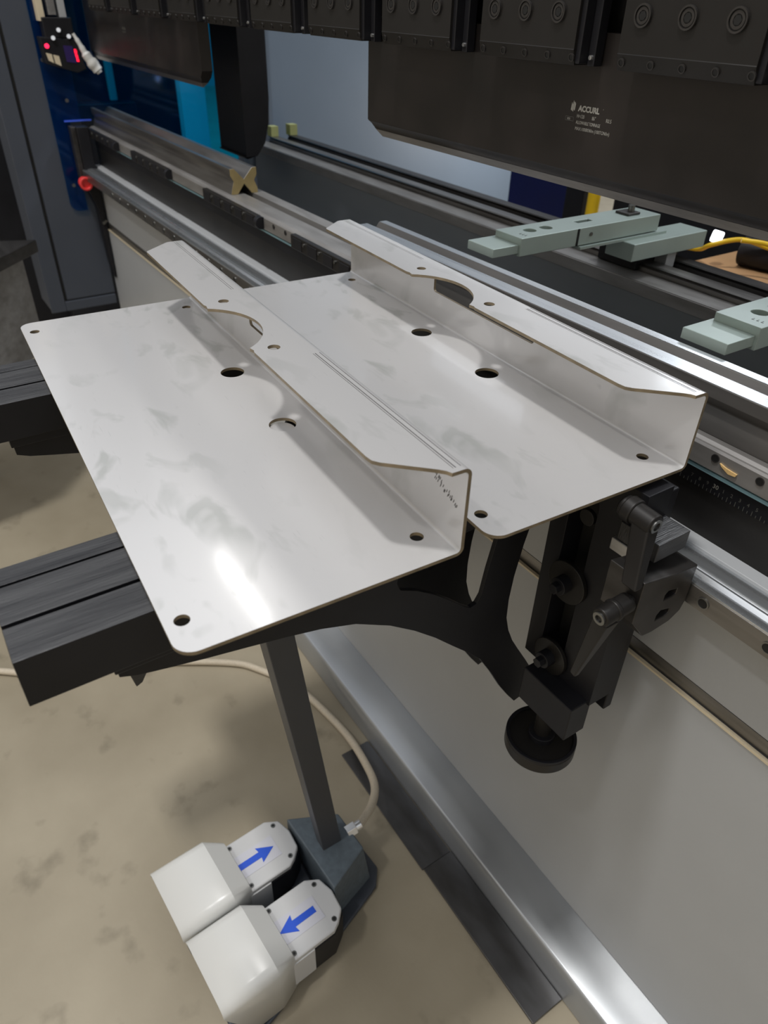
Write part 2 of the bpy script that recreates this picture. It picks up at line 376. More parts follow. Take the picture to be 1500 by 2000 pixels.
# blue acrylic side guard
gp = [(0.543, 0.5), (0.543, -0.600)] + arc(0.571, -0.602, 0.028, 180, 270, 6) + [(0.596, -0.630), (0.596, -0.358), (0.82, -0.358), (0.82, -0.66), (1.17, -0.66), (1.17, 0.5)]
sg = thing('side_guard', 'tinted blue acrylic side guard at the left end of the machine beside the column', 'guard', (-2.74, 0.55, -0.63))
MB().prism(gp, 'x', -2.746, -2.742).build('acrylic_pane', MT['acrylic'], sg)
MB().box(-2.7465, -2.7415, 0.579, 0.664, -0.3605, -0.3555).build('painted_edge_highlight', MT['acrylic_edge'], sg)  # edge highlight put in as a strip of brighter blue
for (y, z) in ((0.553, -0.19), (0.566, -0.548), (0.600, -0.30)):
    MB().cyl((-2.740, y, z), (1, 0, 0), 0.0055, 0.004, 14).build('guard_bolt', MT['screw'], sg)

# rear throat: far side frame plate, black arm
MB().box(-3.30, -3.20, 1.50, 3.12, -H, 1.0).build('rear_side_frame', MT['slate'], pb)
MB().box(-3.30, -3.16, 1.405, 1.505, -H, 1.0).build('frame_edge', MT['column'], pb, bevel=0.004)
MB().box(-3.34, -3.22, 3.12, 3.17, -H, 1.0).build('frame_edge', MT['column'], pb)
MB().prism([(0.90, 0.6), (0.90, -0.385)] + arc(0.905, -0.375, 0.012, 200, 270, 3) + [(0.935, -0.380), (0.96, -0.350), (0.975, -0.30), (0.98, -0.24), (0.98, 0.6)], 'x', -2.235, -2.055).build('throat_arm', MT['black'], pb, bevel=0.003)
MB().box(-2.43, -2.365, 1.05, 1.10, -0.50, -0.40).build('bearing_block', MT['slate'], pb, bevel=0.012)

# ---------------------------------------------------------------- laser safety unit on the left
lu = thing('laser_unit', 'black laser safety unit with red display digits and white cables', 'laser unit', (-2.71, 0.61, -0.2))
MB().box(-2.74, -2.70, 0.560, 0.578, -0.09, 0.3).build('mount_profile', MT['cream'], lu, bevel=0.001)
MB().box(-2.74, -2.70, 0.590, 0.612, -0.075, 0.3).build('mount_profile', MT['steel'], lu, bevel=0.001)
MB().box(-2.74, -2.70, 0.620, 0.640, -0.085, 0.3).build('mount_profile', MT['bed'], lu, bevel=0.001)
MB().box(-2.735, -2.69, 0.565, 0.650, -0.132, -0.080).build('clamp_block', MT['black'], lu, bevel=0.003)
hs = MB().prism([(0.548, -0.128), (0.650, -0.135), (0.668, -0.212), (0.640, -0.222), (0.552, -0.197)], 'x', -2.735, -2.688).build('housing', MT['black'], lu, bevel=0.003)
MB().prism([(0.610, -0.150), (0.636, -0.152), (0.642, -0.196), (0.612, -0.192)], 'x', -2.688, -2.6865).build('display', MT['screen'], hs)
dg = MB()
for k in range(3):
    z0 = -0.160 - k * 0.011; y0 = 0.640 + k * 0.001
    for (a, b, c, d) in ((0, .006, 0, .0012), (0, .006, .0042, .0054), (0, .006, .0084, .0096), (0, .0012, 0, .0096), (.0048, .006, .0042, .0096)):
        dg.box(-2.6865, -2.686, y0 + a, y0 + b, z0 - d, z0 - c)
dg.build('display_digits', MT['led'], hs)
MB().cyl((-2.687, 0.563, -0.151), (1, 0, 0), 0.0065, 0.003, 14).build('status_light', MT['led'], hs)
MB().prism([(0.556, -0.168), (0.572, -0.172), (0.574, -0.195), (0.560, -0.188)], 'x', -2.688, -2.6866).prism([(0.576, -0.173), (0.592, -0.177), (0.594, -0.203), (0.578, -0.196)], 'x', -2.688, -2.6866).build('rating_label', MT['cream'], hs)
for (y, z) in ((0.606, -0.112), (0.586, -0.132), (0.632, -0.128)):
    MB().cyl((-2.686, y, z), (1, -0.3, 0.3), 0.006, 0.008, 12).build('fixing_screw', MT['brightmetal'], lu)
MB().tube([(-2.685, 0.645, -0.120), (-2.68, 0.657, -0.145), (-2.675, 0.672, -0.178), (-2.672, 0.690, -0.205), (-2.668, 0.700, -0.222)], [0.005, 0.007, 0.009, 0.014, 0.018, 0.016, 0.009], 12).build('white_cable_sleeve', MT['white'], lu)

# black end bracket with red button at the end of the bed
eb = thing('end_bracket', 'black end bracket carrying a red push button at the left end of the bed', 'bracket', (-2.70, 0.62, -0.85))
MB().prism([(0.600, -0.37), (0.6385, -0.37), (0.6385, -0.60), (0.6385, -0.72), (0.636, -0.86), (0.625, -0.80), (0.620, -0.62), (0.600, -0.56)], 'x', -2.735, -2.69).build('bracket_plate', MT['black'], eb, bevel=0.003)
MB().box(-2.738, -2.70, 0.585, 0.600, -0.56, -0.37).build('grey_side_bar', MT['darksteel'], eb, bevel=0.002)
MB().cyl((-2.672, 0.588, -0.530), (1, 0, 0), 0.018, 0.028, 24).ring((-2.655, 0.588, -0.530), (1, 0, 0), 0.021, 0.013, 0.012, 24).build('push_button', MT['red'], eb, bevel=0.003)
for (y, z) in ((0.632, -0.51), (0.636, -0.66), (0.628, -0.665)):
    MB().cyl((-2.688, y, z), (1, 0, 0), 0.005, 0.004, 12).build('cap_screw', MT['screw'], eb)

# ---------------------------------------------------------------- tooling: die holder, dies
dh = thing('die_holder', 'long ground steel die holder rail running along the bed under the dies', 'die holder', (-1.2, 0.69, -0.41))
MB().prism([(0.720, -0.3755), (0.720, -0.392), (0.700, -0.392), (0.700, -0.3755), (0.660, -0.3755), (0.657, -0.3785), (0.654, -0.3785), (0.652, -0.381), (0.652, -0.4030), (0.660, -0.4055), (0.748, -0.4055), (0.748, -0.3755)], 'x', XL, XR).build('holder_body', MT['dirty'], dh)
MB().box(XL, XR, 0.6535, 0.745, -0.4095, -0.4057).build('teal_base_edge', MT['teal'], dh)
i = 0
for k in range(-9, 42):
    x = -0.289 - 0.052 * k
    if x > XR - 0.02 or x < -2.7: continue
    if any(a - .02 < x < b + .02 for a, b in ((-2.72, -2.43), (-2.27, -1.98), (-1.73, -1.44), (-1.285, -0.995))) or -0.99 < x < -0.37 or x < -1.5: continue
    r_ = MB().ring((x, 0.6515, -0.3875), (0, 1, 0), 0.0046, 0.0037, 0.0014, 20).build('bolt_rim', MT['darksteel'], dh)
    MB().cyl((x, 0.6516, -0.3875), (0, 1, 0), 0.0037, 0.0010, 20).build('bolt_socket', MT['hole'], dh)

def die_profile(y0, y1, zt, zb, v0, v1, vd, nd):
    ym = (v0 + v1) / 2; zm = (zt + zb) / 2; c = (y0 + y1) / 2
    return [(y0, zt), (v0, zt), (ym, zt - vd), (v1, zt), (y1, zt), (y1, zt - .014), (y1 - nd, zm), (y1, zb + .010), (y1, zb), (c + .017, zb), (c, zb + .021), (c - .017, zb), (y0, zb), (y0, zb + .003), (y0 + nd, zm), (y0, zt - .014)]
d1 = thing('v_die', 'long four-way V die behind the upper bent plate, with a bright worn top', 'die', (-0.33, 0.70, -0.3755))
MB().prism(die_profile(0.668, 0.732, -0.322, -0.3755, 0.6935, 0.7165, 0.015, 0.0095), 'x', -1.093, XR).build('die_body', MT['diebody'], d1, bevel=0.0012)
for (a, b) in ((0.6690, 0.6925), (0.7175, 0.7312)): MB().box(-1.092, XR, a, b, -0.3222, -0.3216).build('bright_land', MT['rail'], d1)
d2 = thing('v_die', 'four-way V die with gold X-shaped end face, on the left part of the bed', 'die', (-2.18, 0.70, -0.3755))
MB().prism(die_profile(0.668, 0.732, -0.322, -0.3755, 0.678, 0.722, 0.023, 0.007), 'x', XL, -1.624).build('die_body', MT['worn'], d2, bevel=0.001)
MB().prism(die_profile(0.6685, 0.7315, -0.3225, -0.3750, 0.678, 0.722, 0.023, 0.007), 'x', -1.624, -1.6225).build('gold_end_face', MT['brass'], d2)

def die_clamp(x0, x1):
    t = thing('die_clamp', '', 'clamp', ((x0 + x1) / 2, 0.645, -0.404), 'die clamps along the die holder')
    b = MB().box(x0, x1, 0.640, 0.6518, -0.403, -0.3775).build('clamp_bar', MT['blackox'], t, bevel=0.0015)
    n = 5
    for k in range(n):
        xx = x0 + (x1 - x0) * (k + 0.5) / n
        MB().box(xx - 0.017, xx + 0.017, 0.6385, 0.6405, -0.401, -0.381).build('clamp_pad', MT['black'], t, bevel=0.001)
        MB().cyl((xx + 0.026, 0.6395, -0.386), (0, 1, 0), 0.003, 0.004, 10).build('grub_screw', MT['screw'], t)
    MB().cyl((x1 + 0.006, 0.646, -0.390), (1, 0, 0), 0.0125, 0.014, 16).build('end_knob', MT['black'], t, bevel=0.001)
    return t
for (a, b), lb in zip(((-2.72, -2.43), (-2.27, -1.98), (-1.73, -1.44), (-1.285, -0.995)),
                      ('black die clamp on the holder, nearest the left column',
                       'black die clamp on the holder, second from the left column',
                       'black die clamp on the holder, directly below the gold die end',
                       'black die clamp on the holder, partly hidden behind the upper bent plate')):
    die_clamp(a, b)['label'] = lb
# loose chip on the holder
tag(MB().prism([(-0.334, -0.3895), (-0.326, -0.3915), (-0.313, -0.3925), (-0.314, -0.3955), (-0.322, -0.3965), (-0.331, -0.3925)], 'y', 0.6500, 0.6519).build('wood_chip', MT['wood']), 'tiny pale wood chip stuck to the steel holder between two bolt holes', 'wood chip')

# ---------------------------------------------------------------- punches
def punch(x0, x1, cut_left, label):
    t = thing('punch', label, 'punch', ((x0 + x1) / 2, 0.70, -0.184), 'dark steel punches under the clamps')
    b = MB().prism([(0.690, -0.028), (0.690, -0.164), (0.6925, -0.1665), (0.6945, -0.1745), (0.7105, -0.1745), (0.716, -0.164), (0.716, -0.028)], 'x', x0, x1)
    tp = MB().prism([(0.6945, -0.1745), (0.6995, -0.1838), (0.7015, -0.1838), (0.7105, -0.1745)], 'x', x0, x1)
    for q in (b, tp):
        if cut_left: q.cut((x0, 0.7, -0.162), Vector((-0.022, 0, -0.030)).normalized())
        else: q.cut((x1, 0.7, -0.150), Vector((0.034, 0, -0.028)).normalized())
    b.build('punch_body', MT['punch'], t, bevel=0.0006)
    tp.build('punch_tip', MT['tip'], t)
    return t
p1 = punch(-1.09, XR, True, 'long dark steel punch with white etched lettering, upper right')
p2 = punch(-2.69, -1.782, False, 'blurred dark steel punch at the far left above the blue guard')
yt = 0.6899
text_mesh('brand_lettering', 'ACCURL', -0.6465, yt, -0.1022, 0.0078, MT['etch'], p1, sx=1.02, bold=0.00034)
text_mesh('registered_mark', '.', -0.6108, yt, -0.0975, 0.005, MT['etch'], p1)
lg = MB()
for k, (dx, a, b) in enumerate(((0, -.0035, .0015), (.0022, -.0042, .0036), (.0044, -.0030, .0026))):
    x = -0.6580 + dx
    lg.prism([(x, -0.0985 + a), (x + .0016, -0.0985 + a - .0012), (x + .0022, -0.0985 + b), (x + .0006, -0.0985 + b + .0022)], 'y', yt - .0002, yt)
lg.build('flame_logo', MT['etch'], p1)
text_mesh('etched_lettering', 'H=120', -0.6475, yt, -0.1090, 0.0052, MT['etch'], p1, sx=0.80)
text_mesh('etched_lettering', '86°', -0.6245, yt, -0.1090, 0.0052, MT['etch'], p1, sx=0.80)
text_mesh('etched_lettering', 'R0.5', -0.6040, yt, -0.1090, 0.0052, MT['etch'], p1, sx=0.85)
text_mesh('etched_lettering', 'ALLOWABLE TONNAGE', -0.6475, yt, -0.1150, 0.0048, MT['etch'], p1, sx=0.70)
text_mesh('etched_lettering', 'MAX:1000KN/m (100TON/m)', -0.6475, yt, -0.1212, 0.0048, MT['etch'], p1, sx=0.86)
bx = MB()
for (a, b, c, d) in ((-.6645, -.6515, -.1092, -.1089), (-.6645, -.6515, -.1132, -.1129), (-.6645, -.6642, -.1132, -.1089), (-.6518, -.6515, -.1132, -.1089)):
    bx.box(a, b, yt - .0002, yt, c, d)
bx.build('mark_frame', MT['dimmark'], p1)
text_mesh('etched_lettering', 'VIX', -0.6620, yt, -0.1124, 0.0034, MT['etch'], p1, sx=1.0)
# lettering of the far punch
text_mesh('brand_lettering', 'ACCURL', -2.33, yt, -0.0950, 0.0078, MT['dimmark'], p2, sx=1.02, bold=0.0002)
text_mesh('etched_lettering', 'H=120  86°  R0.5', -2.33, yt, -0.1020, 0.0052, MT['dimmark'], p2, sx=0.80)

# ---------------------------------------------------------------- punch clamps
def punch_clamp(x0, x1):
    t = thing('punch_clamp', 'black punch clamp block', 'clamp', ((x0 + x1) / 2, 0.675, -0.058), 'punch clamps along the upper beam')
    MB().prism([(0.660, 0.10), (0.660, -0.043), (0.6595, -0.0435), (0.6635, -0.0575), (0.6885, -0.0575), (0.6885, 0.10)], 'x', x0, x1).build('clamp_plate', MT['blackox'], t, bevel=0.0008)
    wd = x1 - x0
    for k in range(3):
        x = x0 + wd * (0.155 + 0.33 * k)
        g = MB().ring((x, 0.6590, -0.0115), (0, 1, 0), 0.0098, 0.0082, 0.003, 28).ring((x, 0.6594, -0.0115), (0, 1, 0), 0.0070, 0.0045, 0.0022, 28).build('bolt_head', MT['darksteel'], t)
        MB().cyl((x, 0.6597, -0.0115), (0, 1, 0), 0.0083, 0.0010, 28).build('counterbore', MT['hole'], g)
        MB().cyl((x, 0.6590, -0.0115), (0, 1, 0), 0.0042, 0.0016, 6).build('hex_socket', MT['hole'], g)
    for k in range(5):
        x = x0 + wd * (0.03 + 0.235 * k) + 0.002
        MB().ring((x, 0.6608, -0.0505), (0, 1, 0.28), 0.0040, 0.0030, 0.0018, 16).build('grub_screw', MT['darksteel'], t)
        MB().cyl((x, 0.6611, -0.0505), (0, 1, 0.28), 0.0031, 0.0012, 16).build('grub_socket', MT['hole'], t)
    MB().box(x1 - 0.001, x1 + 0.006, 0.664, 0.6885, -0.056, 0.10).build('side_plate', MT['black'], t, bevel=0.001)
    MB().box(x1 + 0.0062, x1 + 0.016, 0.676, 0.6885, -0.058, 0.02).build('release_lever', MT['black'], t, bevel=0.001)
    MB().cyl((x1 + 0.012, 0.675, -0.050), (0, 1, 0), 0.0022, 0.004, 12).build('release_pin', MT['brightmetal'], t)
    return t
X0, PITCH, W = -0.579, 0.2145, 0.155
pc = punch_clamp(X0, X0 + W)
names = {0: 'punch clamp above the right half of the etched punch, the one showing most', 1: 'punch clamp directly left of the largest one, above the lettering side',
         2: 'punch clamp above the cut left corner of the etched punch', 3: 'punch clamp above the bare blue-grey wall, just left of the etched punch',
         4: 'punch clamp above the wall beside the black throat arm', 5: 'punch clamp directly above the black throat arm',
         6: 'punch clamp above the right end of the far blurred punch', 7: 'blurred punch clamp above the middle of the far punch',
         8: 'blurred punch clamp above the left half of the far punch', 9: 'blurred punch clamp at the left end of the row, nearest the laser unit'}
pc['label'] = 'black ' + names[0]
for i in (1, 2, 3, 4, 5, 6, 7, 8, 9):
    c = copy_tree(pc); c.location.x = pc.location.x - PITCH * i
    c['label'] = 'black ' + names[i]

# ---------------------------------------------------------------- back gauge beam
bg = thing('back_gauge_beam', 'dark grey back gauge beam with steel guide rails behind the dies', 'beam', (-1.0, 1.13, -1.0))
MB().box(-2.36, XR, 1.064, 1.22, -1.0, -0.418).build('beam_body', MT['beam'], bg, bevel=0.002)
MB().box(-2.36, XR, 1.060, 1.22, -0.418, -0.3965).build('front_strip', MT['dirty'], bg, bevel=0.001)
MB().box(-2.36, XR, 1.062, 1.109, -0.3966, -0.3955).build('top_strip', MT['dirty'], bg)
for y0 in (1.112, 1.180):
    MB().prism([(y0, -0.3966), (y0, -0.388), (y0 + .004, -0.386), (y0, -0.383), (y0 + .002, -0.381), (y0 + .028, -0.381), (y0 + .030, -0.383), (y0 + .026, -0.386), (y0 + .030, -0.388), (y0 + .030, -0.3966)], 'x', -2.35, XR).build('guide_rail', MT['worn' if y0 < 1.15 else 'darksteel'], bg)
MB().box(-2.365, -2.335, 1.115, 1.140, -0.3805, -0.352).box(-2.365, -2.335, 1.182, 1.208, -0.3805, -0.350).build('end_stop', MT['olive'], bg)

def finger():
    t = thing('back_gauge_finger', '', 'gauge finger', (-0.86, 1.0, -0.38), 'back gauge stop fingers')
    MB().box(-0.894, -0.833, 0.754, 0.812, -0.3235, -0.310).build('stop_tip', MT['finger'], t, bevel=0.001)
    # body with two holes, slot
    out = [(-0.890, 0.806), (-0.829, 0.806), (-0.829, 1.13), (-0.890, 1.13)]
    MB().prism(out, 'z', -0.3275, -0.300, holes=[circ(-0.861, 0.852, 0.0105), circ(-0.861, 0.887, 0.0105), [(-0.868, 0.955), (-0.856, 0.955), (-0.856, 0.990), (-0.868, 0.990)]]).build('finger_body', MT['finger'], t, bevel=0.001)
    MB().box(-0.8295, -0.828, 0.928, 0.932, -0.327, -0.3005).build('joint_line', MT['hole'], t)
    MB().box(-0.887, -0.832, 0.81, 1.12, -0.3285, -0.3276).build('underside_plate', MT['darksteel'], t)
    MB().box(-0.8965, -0.824, 0.935, 1.15, -0.3330, -0.3290).build('slide_plate', MT['finger'], t)
    MB().cyl((-0.8285, 0.960, -0.312), (1, 0, 0), 0.0032, 0.002, 14).build('side_screw', MT['screw'], t)
    MB().box(-0.875, -0.845, 1.065, 1.095, -0.2998, -0.296).build('latch_pocket', MT['darksteel'], t, bevel=0.001)
    MB().cyl((-0.858, 1.085, -0.292), (0, 0, 1), 0.006, 0.012, 14).build('latch_screw', MT['screw'], t)
    MB().box(-0.86, -0.800, 1.040, 1.235, -0.362, -0.333).build('carrier_block', MT['finger'], t, bevel=0.0015)
    MB().box(-0.855, -0.81, 1.15, 1.175, -0.392, -0.362).build('carrier_leg', MT['bed'], t, bevel=0.001)
    MB().box(-0.925, -0.835, 1.100, 1.155, -0.3945, -0.3635).box(-0.925, -0.835, 1.165, 1.215, -0.3945, -0.3635).build('bearing_carriage', MT['black'], t, bevel=0.002)
    mk = MB()
    for k in range(3): mk.box(-0.853 + k * .006, -0.8495 + k * .006, 0.822, 0.8228, -0.300, -0.2998); mk.box(-0.853 + k * .006, -0.8522 + k * .006, 0.822, 0.828, -0.300, -0.2998)
    mk.build('stamped_mark', MT['darksteel'], t)
    return t
f1 = finger(); f1['label'] = 'pale grey-green back gauge finger pointing left below the middle of the punch'
f2 = copy_tree(f1); f2.location.x += 0.413; f2.location.y -= 0.008
f2['label'] = 'pale grey-green back gauge finger cut off by the right edge of the photo'

# things behind the back gauge
tag(MB().box(-2.14, -1.75, 1.98, 2.04, -1.40, -0.15).build('cabinet', MT['bluepaint'], None, bevel=0.004), 'deep blue cabinet seen in the gap under the punch, beside the yellow tube', 'cabinet')
tag(MB().box(-1.78, -1.70, 1.90, 1.96, -1.40, 0.2).build('post', MT['black'], None, bevel=0.004), 'narrow black post between the blue cabinet and the yellow tube', 'post')
tag(MB().tube([(-1.655, 1.90, -1.39), (-1.655, 1.90, -0.8), (-1.655, 1.90, -0.45), (-1.66, 1.9, -0.25)], 0.020, 14).build('yellow_tube', MT['yellow']), 'vertical yellow tube seen in the gap under the punch', 'tube')
tag(MB().tube([(-1.055, 1.47, -0.44), (-1.03, 1.5, -0.452), (-0.98, 1.5, -0.447), (-0.94, 1.48, -0.425), (-0.90, 1.52, -0.41), (-0.85, 1.55, -0.42)], 0.005, 10).build('yellow_cable', MT['yellow']), 'thin yellow cable looping behind the beam, left of the white lamp', 'cable', 'yellow cables behind the beam')
tag(MB().tube([(-0.87, 1.47, -0.398), (-0.83, 1.5, -0.40), (-0.78, 1.5, -0.407), (-0.70, 1.48, -0.42)], 0.005, 10).build('yellow_cable', MT['yellow']), 'thin yellow cable behind the beam, at the right edge of the photo', 'cable', 'yellow cables behind the beam')
tag(MB().cyl((-0.945, 1.50, -0.412), (0, 0.3, 1), 0.012, 0.024, 18).build('work_lamp', MT['lamp'], None, bevel=0.003), 'small glaring white lamp behind the beam under the punch', 'lamp')
tag(MB().box(-0.99, -0.74, 1.42, 1.75, -0.56, -0.475).build('cardboard_tray', MT['card'], None, bevel=0.004), 'tan cardboard tray behind the back gauge beam', 'tray')
mt = thing('drive_motor', 'black drive motor lying on the tan tray behind the beam', 'motor', (-0.85, 1.55, -0.474))
MB().cyl((-0.865, 1.58, -0.4425), (1, 0.2, 0), 0.032, 0.11, 24).build('motor_body', MT['black'], mt, bevel=0.003)
MB().box(-0.80, -0.77, 1.56, 1.63, -0.475, -0.415).build('motor_flange', MT['blackox'], mt, bevel=0.002)
tag(MB().box(-1.59, -0.30, 1.92, 1.98, -1.40, 0.2).build('rear_cover', MT['black'], None), 'black rear cover standing behind the back gauge beam at right', 'cover')

# ---------------------------------------------------------------- sheet support arms
def arm():
    t = thing('support_arm', '', 'support arm', (-0.40, 0.56, -0.81), 'sheet support arms on the guide rail')
    x0, x1 = -0.538, -0.424; zt = -0.3845
    # grooved bar: three lands split by two slots
    pr = [(x0, -0.431), (x0, zt - .001), (x0 + .0225, zt - .001), (x0 + .0225, zt - .012), (x0 + .0265, zt - .012), (x0 + .0265, zt), (x0 + .0715, zt), (x0 + .0715, zt - .012), (x0 + .0755, zt - .012), (x0 + .0755, zt), (x1, zt), (x1, -0.431)]
    MB().prism(pr, 'y', -0.021, 0.535).build('support_bar', MT['black'], t, bevel=0.0007)
    sb = [o for o in bpy.data.objects if o.name.startswith('support_bar')][-1]; sb.data.materials.append(MT['blackarm'])
    for p in sb.data.polygons: p.material_index = 1 if p.normal.z > 0.7 else 0
    MB().box(x0 + .012, x1 - .012, 0.042, 0.50, -0.447, -0.431).build('under_bar', MT['black'], t, bevel=0.001)
    outer = [(0.045, -0.447), (0.046, -0.464), (0.060, -0.470), (0.085, -0.476), (0.118, -0.4835), (0.160, -0.492), (0.198, -0.500), (0.235, -0.509), (0.275, -0.523), (0.318, -0.548), (0.352, -0.574), (0.383, -0.602), (0.412, -0.632),
             (0.440, -0.660), (0.460, -0.682), (0.484, -0.722), (0.506, -0.763), (0.524, -0.792), (0.540, -0.815), (0.552, -0.812), (0.577, -0.806), (0.576, -0.785), (0.563, -0.761), (0.545, -0.730), (0.528, -0.702), (0.514, -0.678), (0.503, -0.653),
             (0.496, -0.628), (0.4945, -0.597), (0.497, -0.560), (0.504, -0.515), (0.512, -0.480), (0.520, -0.447)]
    win = [(0.330, -0.470), (0.325, -0.492), (0.330, -0.503), (0.352, -0.514), (0.376, -0.531), (0.400, -0.551), (0.420, -0.570), (0.432, -0.579), (0.441, -0.577), (0.447, -0.566), (0.452, -0.530), (0.459, -0.493), (0.466, -0.460), (0.466, -0.452), (0.338, -0.452)]
    for x in (-0.455, -0.535):
        MB().prism(outer, 'x', x, x + 0.006, holes=[win]).build('bracket_plate', MT['black'], t, bevel=0.0006)
    MB().prism([(0.050, -0.452), (0.066, -0.455), (0.100, -0.478), (0.078, -0.484), (0.066, -0.505), (0.060, -0.508)], 'x', -0.478, -0.4725).build('nose_gusset', MT['blackarm'], t, bevel=0.0008)
    # slotted post
    MB().prism([(-0.4485, -0.392), (-0.4485, -0.706), (-0.333, -0.706), (-0.333, -0.392)], 'y', 0.540, 0.578, holes=[[(-0.424, -0.665)] + arc(-0.4055, -0.44, 0.0185, 180, 0, 8) + [(-0.387, -0.665)] + arc(-0.4055, -0.665, 0.0185, 0, -180, 8)[1:-1]]).build('slotted_post', MT['black'], t, bevel=0.0015)
    MB().box(-0.430, -0.381, 0.5705, 0.5775, -0.69, -0.41).build('slot_back', MT['hole'], t)
    MB().box(-0.378, -0.335, 0.578, 0.5925, -0.74, -0.40).build('rear_plate', MT['black'], t, bevel=0.002)
    for z in (-0.552, -0.676):
        k = MB().cyl((-0.402, 0.536, z), (0, 1, 0), 0.028 if z > -0.6 else 0.026, 0.006, 32).build('clamp_disc', MT['blackox'], t, bevel=0.001)
        MB().cyl((-0.402, 0.527, z), (0, 1, 0), 0.011, 0.014, 20).cyl((-0.402, 0.517, z), (0, 1, 0), 0.007, 0.010, 6).build('disc_nut', MT['black'], k, bevel=0.0008)
    MB().cyl((-0.398, 0.541, -0.457), (0, 1, 0), 0.010, 0.006, 20).build('post_bolt', MT['blackox'], t, bevel=0.0008)
    MB().box(-0.420, -0.336, 0.512, 0.548, -0.758, -0.700).build('lower_block', MT['black'], t, bevel=0.002)
    MB().cyl((-0.4165, 0.530, -0.742), (1, 0, 0), 0.006, 0.010, 16).build('pivot_bolt', MT['hole'], t)
    MB().cyl((-0.385, 0.532, -0.785), (0, 0, 1), 0.0115, 0.060, 20).build('adjuster_screw', MT['blackox'], t)
    hw = MB().cyl((-0.385, 0.532, -0.824), (0, 0, 1), 0.048, 0.020, 64).build('hand_wheel', MT['blackox'], t, bevel=0.003)
    MB().ring((-0.385, 0.532, -0.8125), (0, 0, 1), 0.0478, 0.043, 0.004, 64).cyl((-0.385, 0.532, -0.8095), (0, 0, 1), 0.018, 0.010, 32).build('wheel_rim', MT['black'], hw, bevel=0.001)
    # carriage on the guide rail
    MB().prism([(0.505, -0.456), (0.560, -0.467), (0.592, -0.470), (0.592, -0.520), (0.588, -0.532), (0.578, -0.538), (0.572, -0.541), (0.545, -0.543), (0.530, -0.541), (0.505, -0.510)], 'x', -0.334, -0.290, holes=[[(0.548, -0.492), (0.552, -0.488), (0.568, -0.492), (0.568, -0.499), (0.563, -0.500), (0.548, -0.499)], [(0.545, -0.519), (0.550, -0.514), (0.566, -0.519), (0.566, -0.525), (0.560, -0.527), (0.545, -0.526)]]).build('rail_carriage', MT['darksteel'], t, bevel=0.0012)
    MB().box(-0.350, -0.302, 0.530, 0.578, -0.450, -0.428).build('carriage_cap', MT['blackarm'], t, bevel=0.001)
    MB().box(-0.356, -0.330, 0.530, 0.56, -0.467, -0.452).build('bright_shim', MT['steel'], t, bevel=0.001)
    # clamping levers
    l1 = MB().cyl((-0.346, 0.520, -0.4005), (1, 0, -0.05), 0.0115, 0.040, 24, sym=False).cyl((-0.341, 0.520, -0.4007), (1, 0, -0.05), 0.0135, 0.012, 24, sym=False)
    l1.hexa([(-0.308, 0.492, -0.462), (-0.290, 0.492, -0.462), (-0.290, 0.503, -0.462), (-0.308, 0.503, -0.462), (-0.327, 0.510, -0.404), (-0.306, 0.510, -0.405), (-0.306, 0.528, -0.405), (-0.327, 0.528, -0.404)])
    l1 = l1.build('clamp_lever', MT['blackox'], t, bevel=0.002)
    MB().ring((-0.3055, 0.520, -0.4026), (1, 0, -0.05), 0.0075, 0.0045, 0.002, 20).build('lever_screw', MT['screw'], l1)
    l2 = MB().cyl((-0.300, 0.462, -0.4875), (0, 1, 0.06), 0.0105, 0.040, 24, sym=False).cyl((-0.300, 0.478, -0.4865), (0, 1, 0.06), 0.0118, 0.006, 24, sym=False)
    l2.hexa([(-0.324, 0.470, -0.592), (-0.316, 0.470, -0.594), (-0.316, 0.478, -0.594), (-0.324, 0.478, -0.592), (-0.310, 0.464, -0.494), (-0.291, 0.464, -0.495), (-0.291, 0.484, -0.495), (-0.310, 0.484, -0.494)])
    l2 = l2.build('clamp_lever', MT['blackox'], t, bevel=0.002)
    MB().ring((-0.300, 0.4612, -0.4878), (0, 1, 0.06), 0.0072, 0.0042, 0.002, 20).build('lever_screw', MT['screw'], l2)
    MB().cyl((-0.300, 0.500, -0.484), (0, 1, 0.06), 0.0055, 0.028, 16, sym=False).build('lever_stud', MT['darksteel'], l2)
    MB().cyl((-0.297, 0.516, -0.4815), (0.6, 0.8, 0.1), 0.0035, 0.012, 12).build('bright_stud_end', MT['brightmetal'], l2)
    return t
a1 = arm(); a1['label'] = 'black grooved support arm under the near end of both plates, with hand wheel below'
a2 = copy_tree(a1)
for o in [o for o in bpy.data.objects if o.parent == a2 and o.name.startswith('nose_gusset')]: bpy.data.objects.remove(o)
a2.location.x += 0; a2.location.x -= 0.412; a2.location.y += 0.0
a2['label'] = 'black grooved support arm under the far end of the plates, at the left edge'

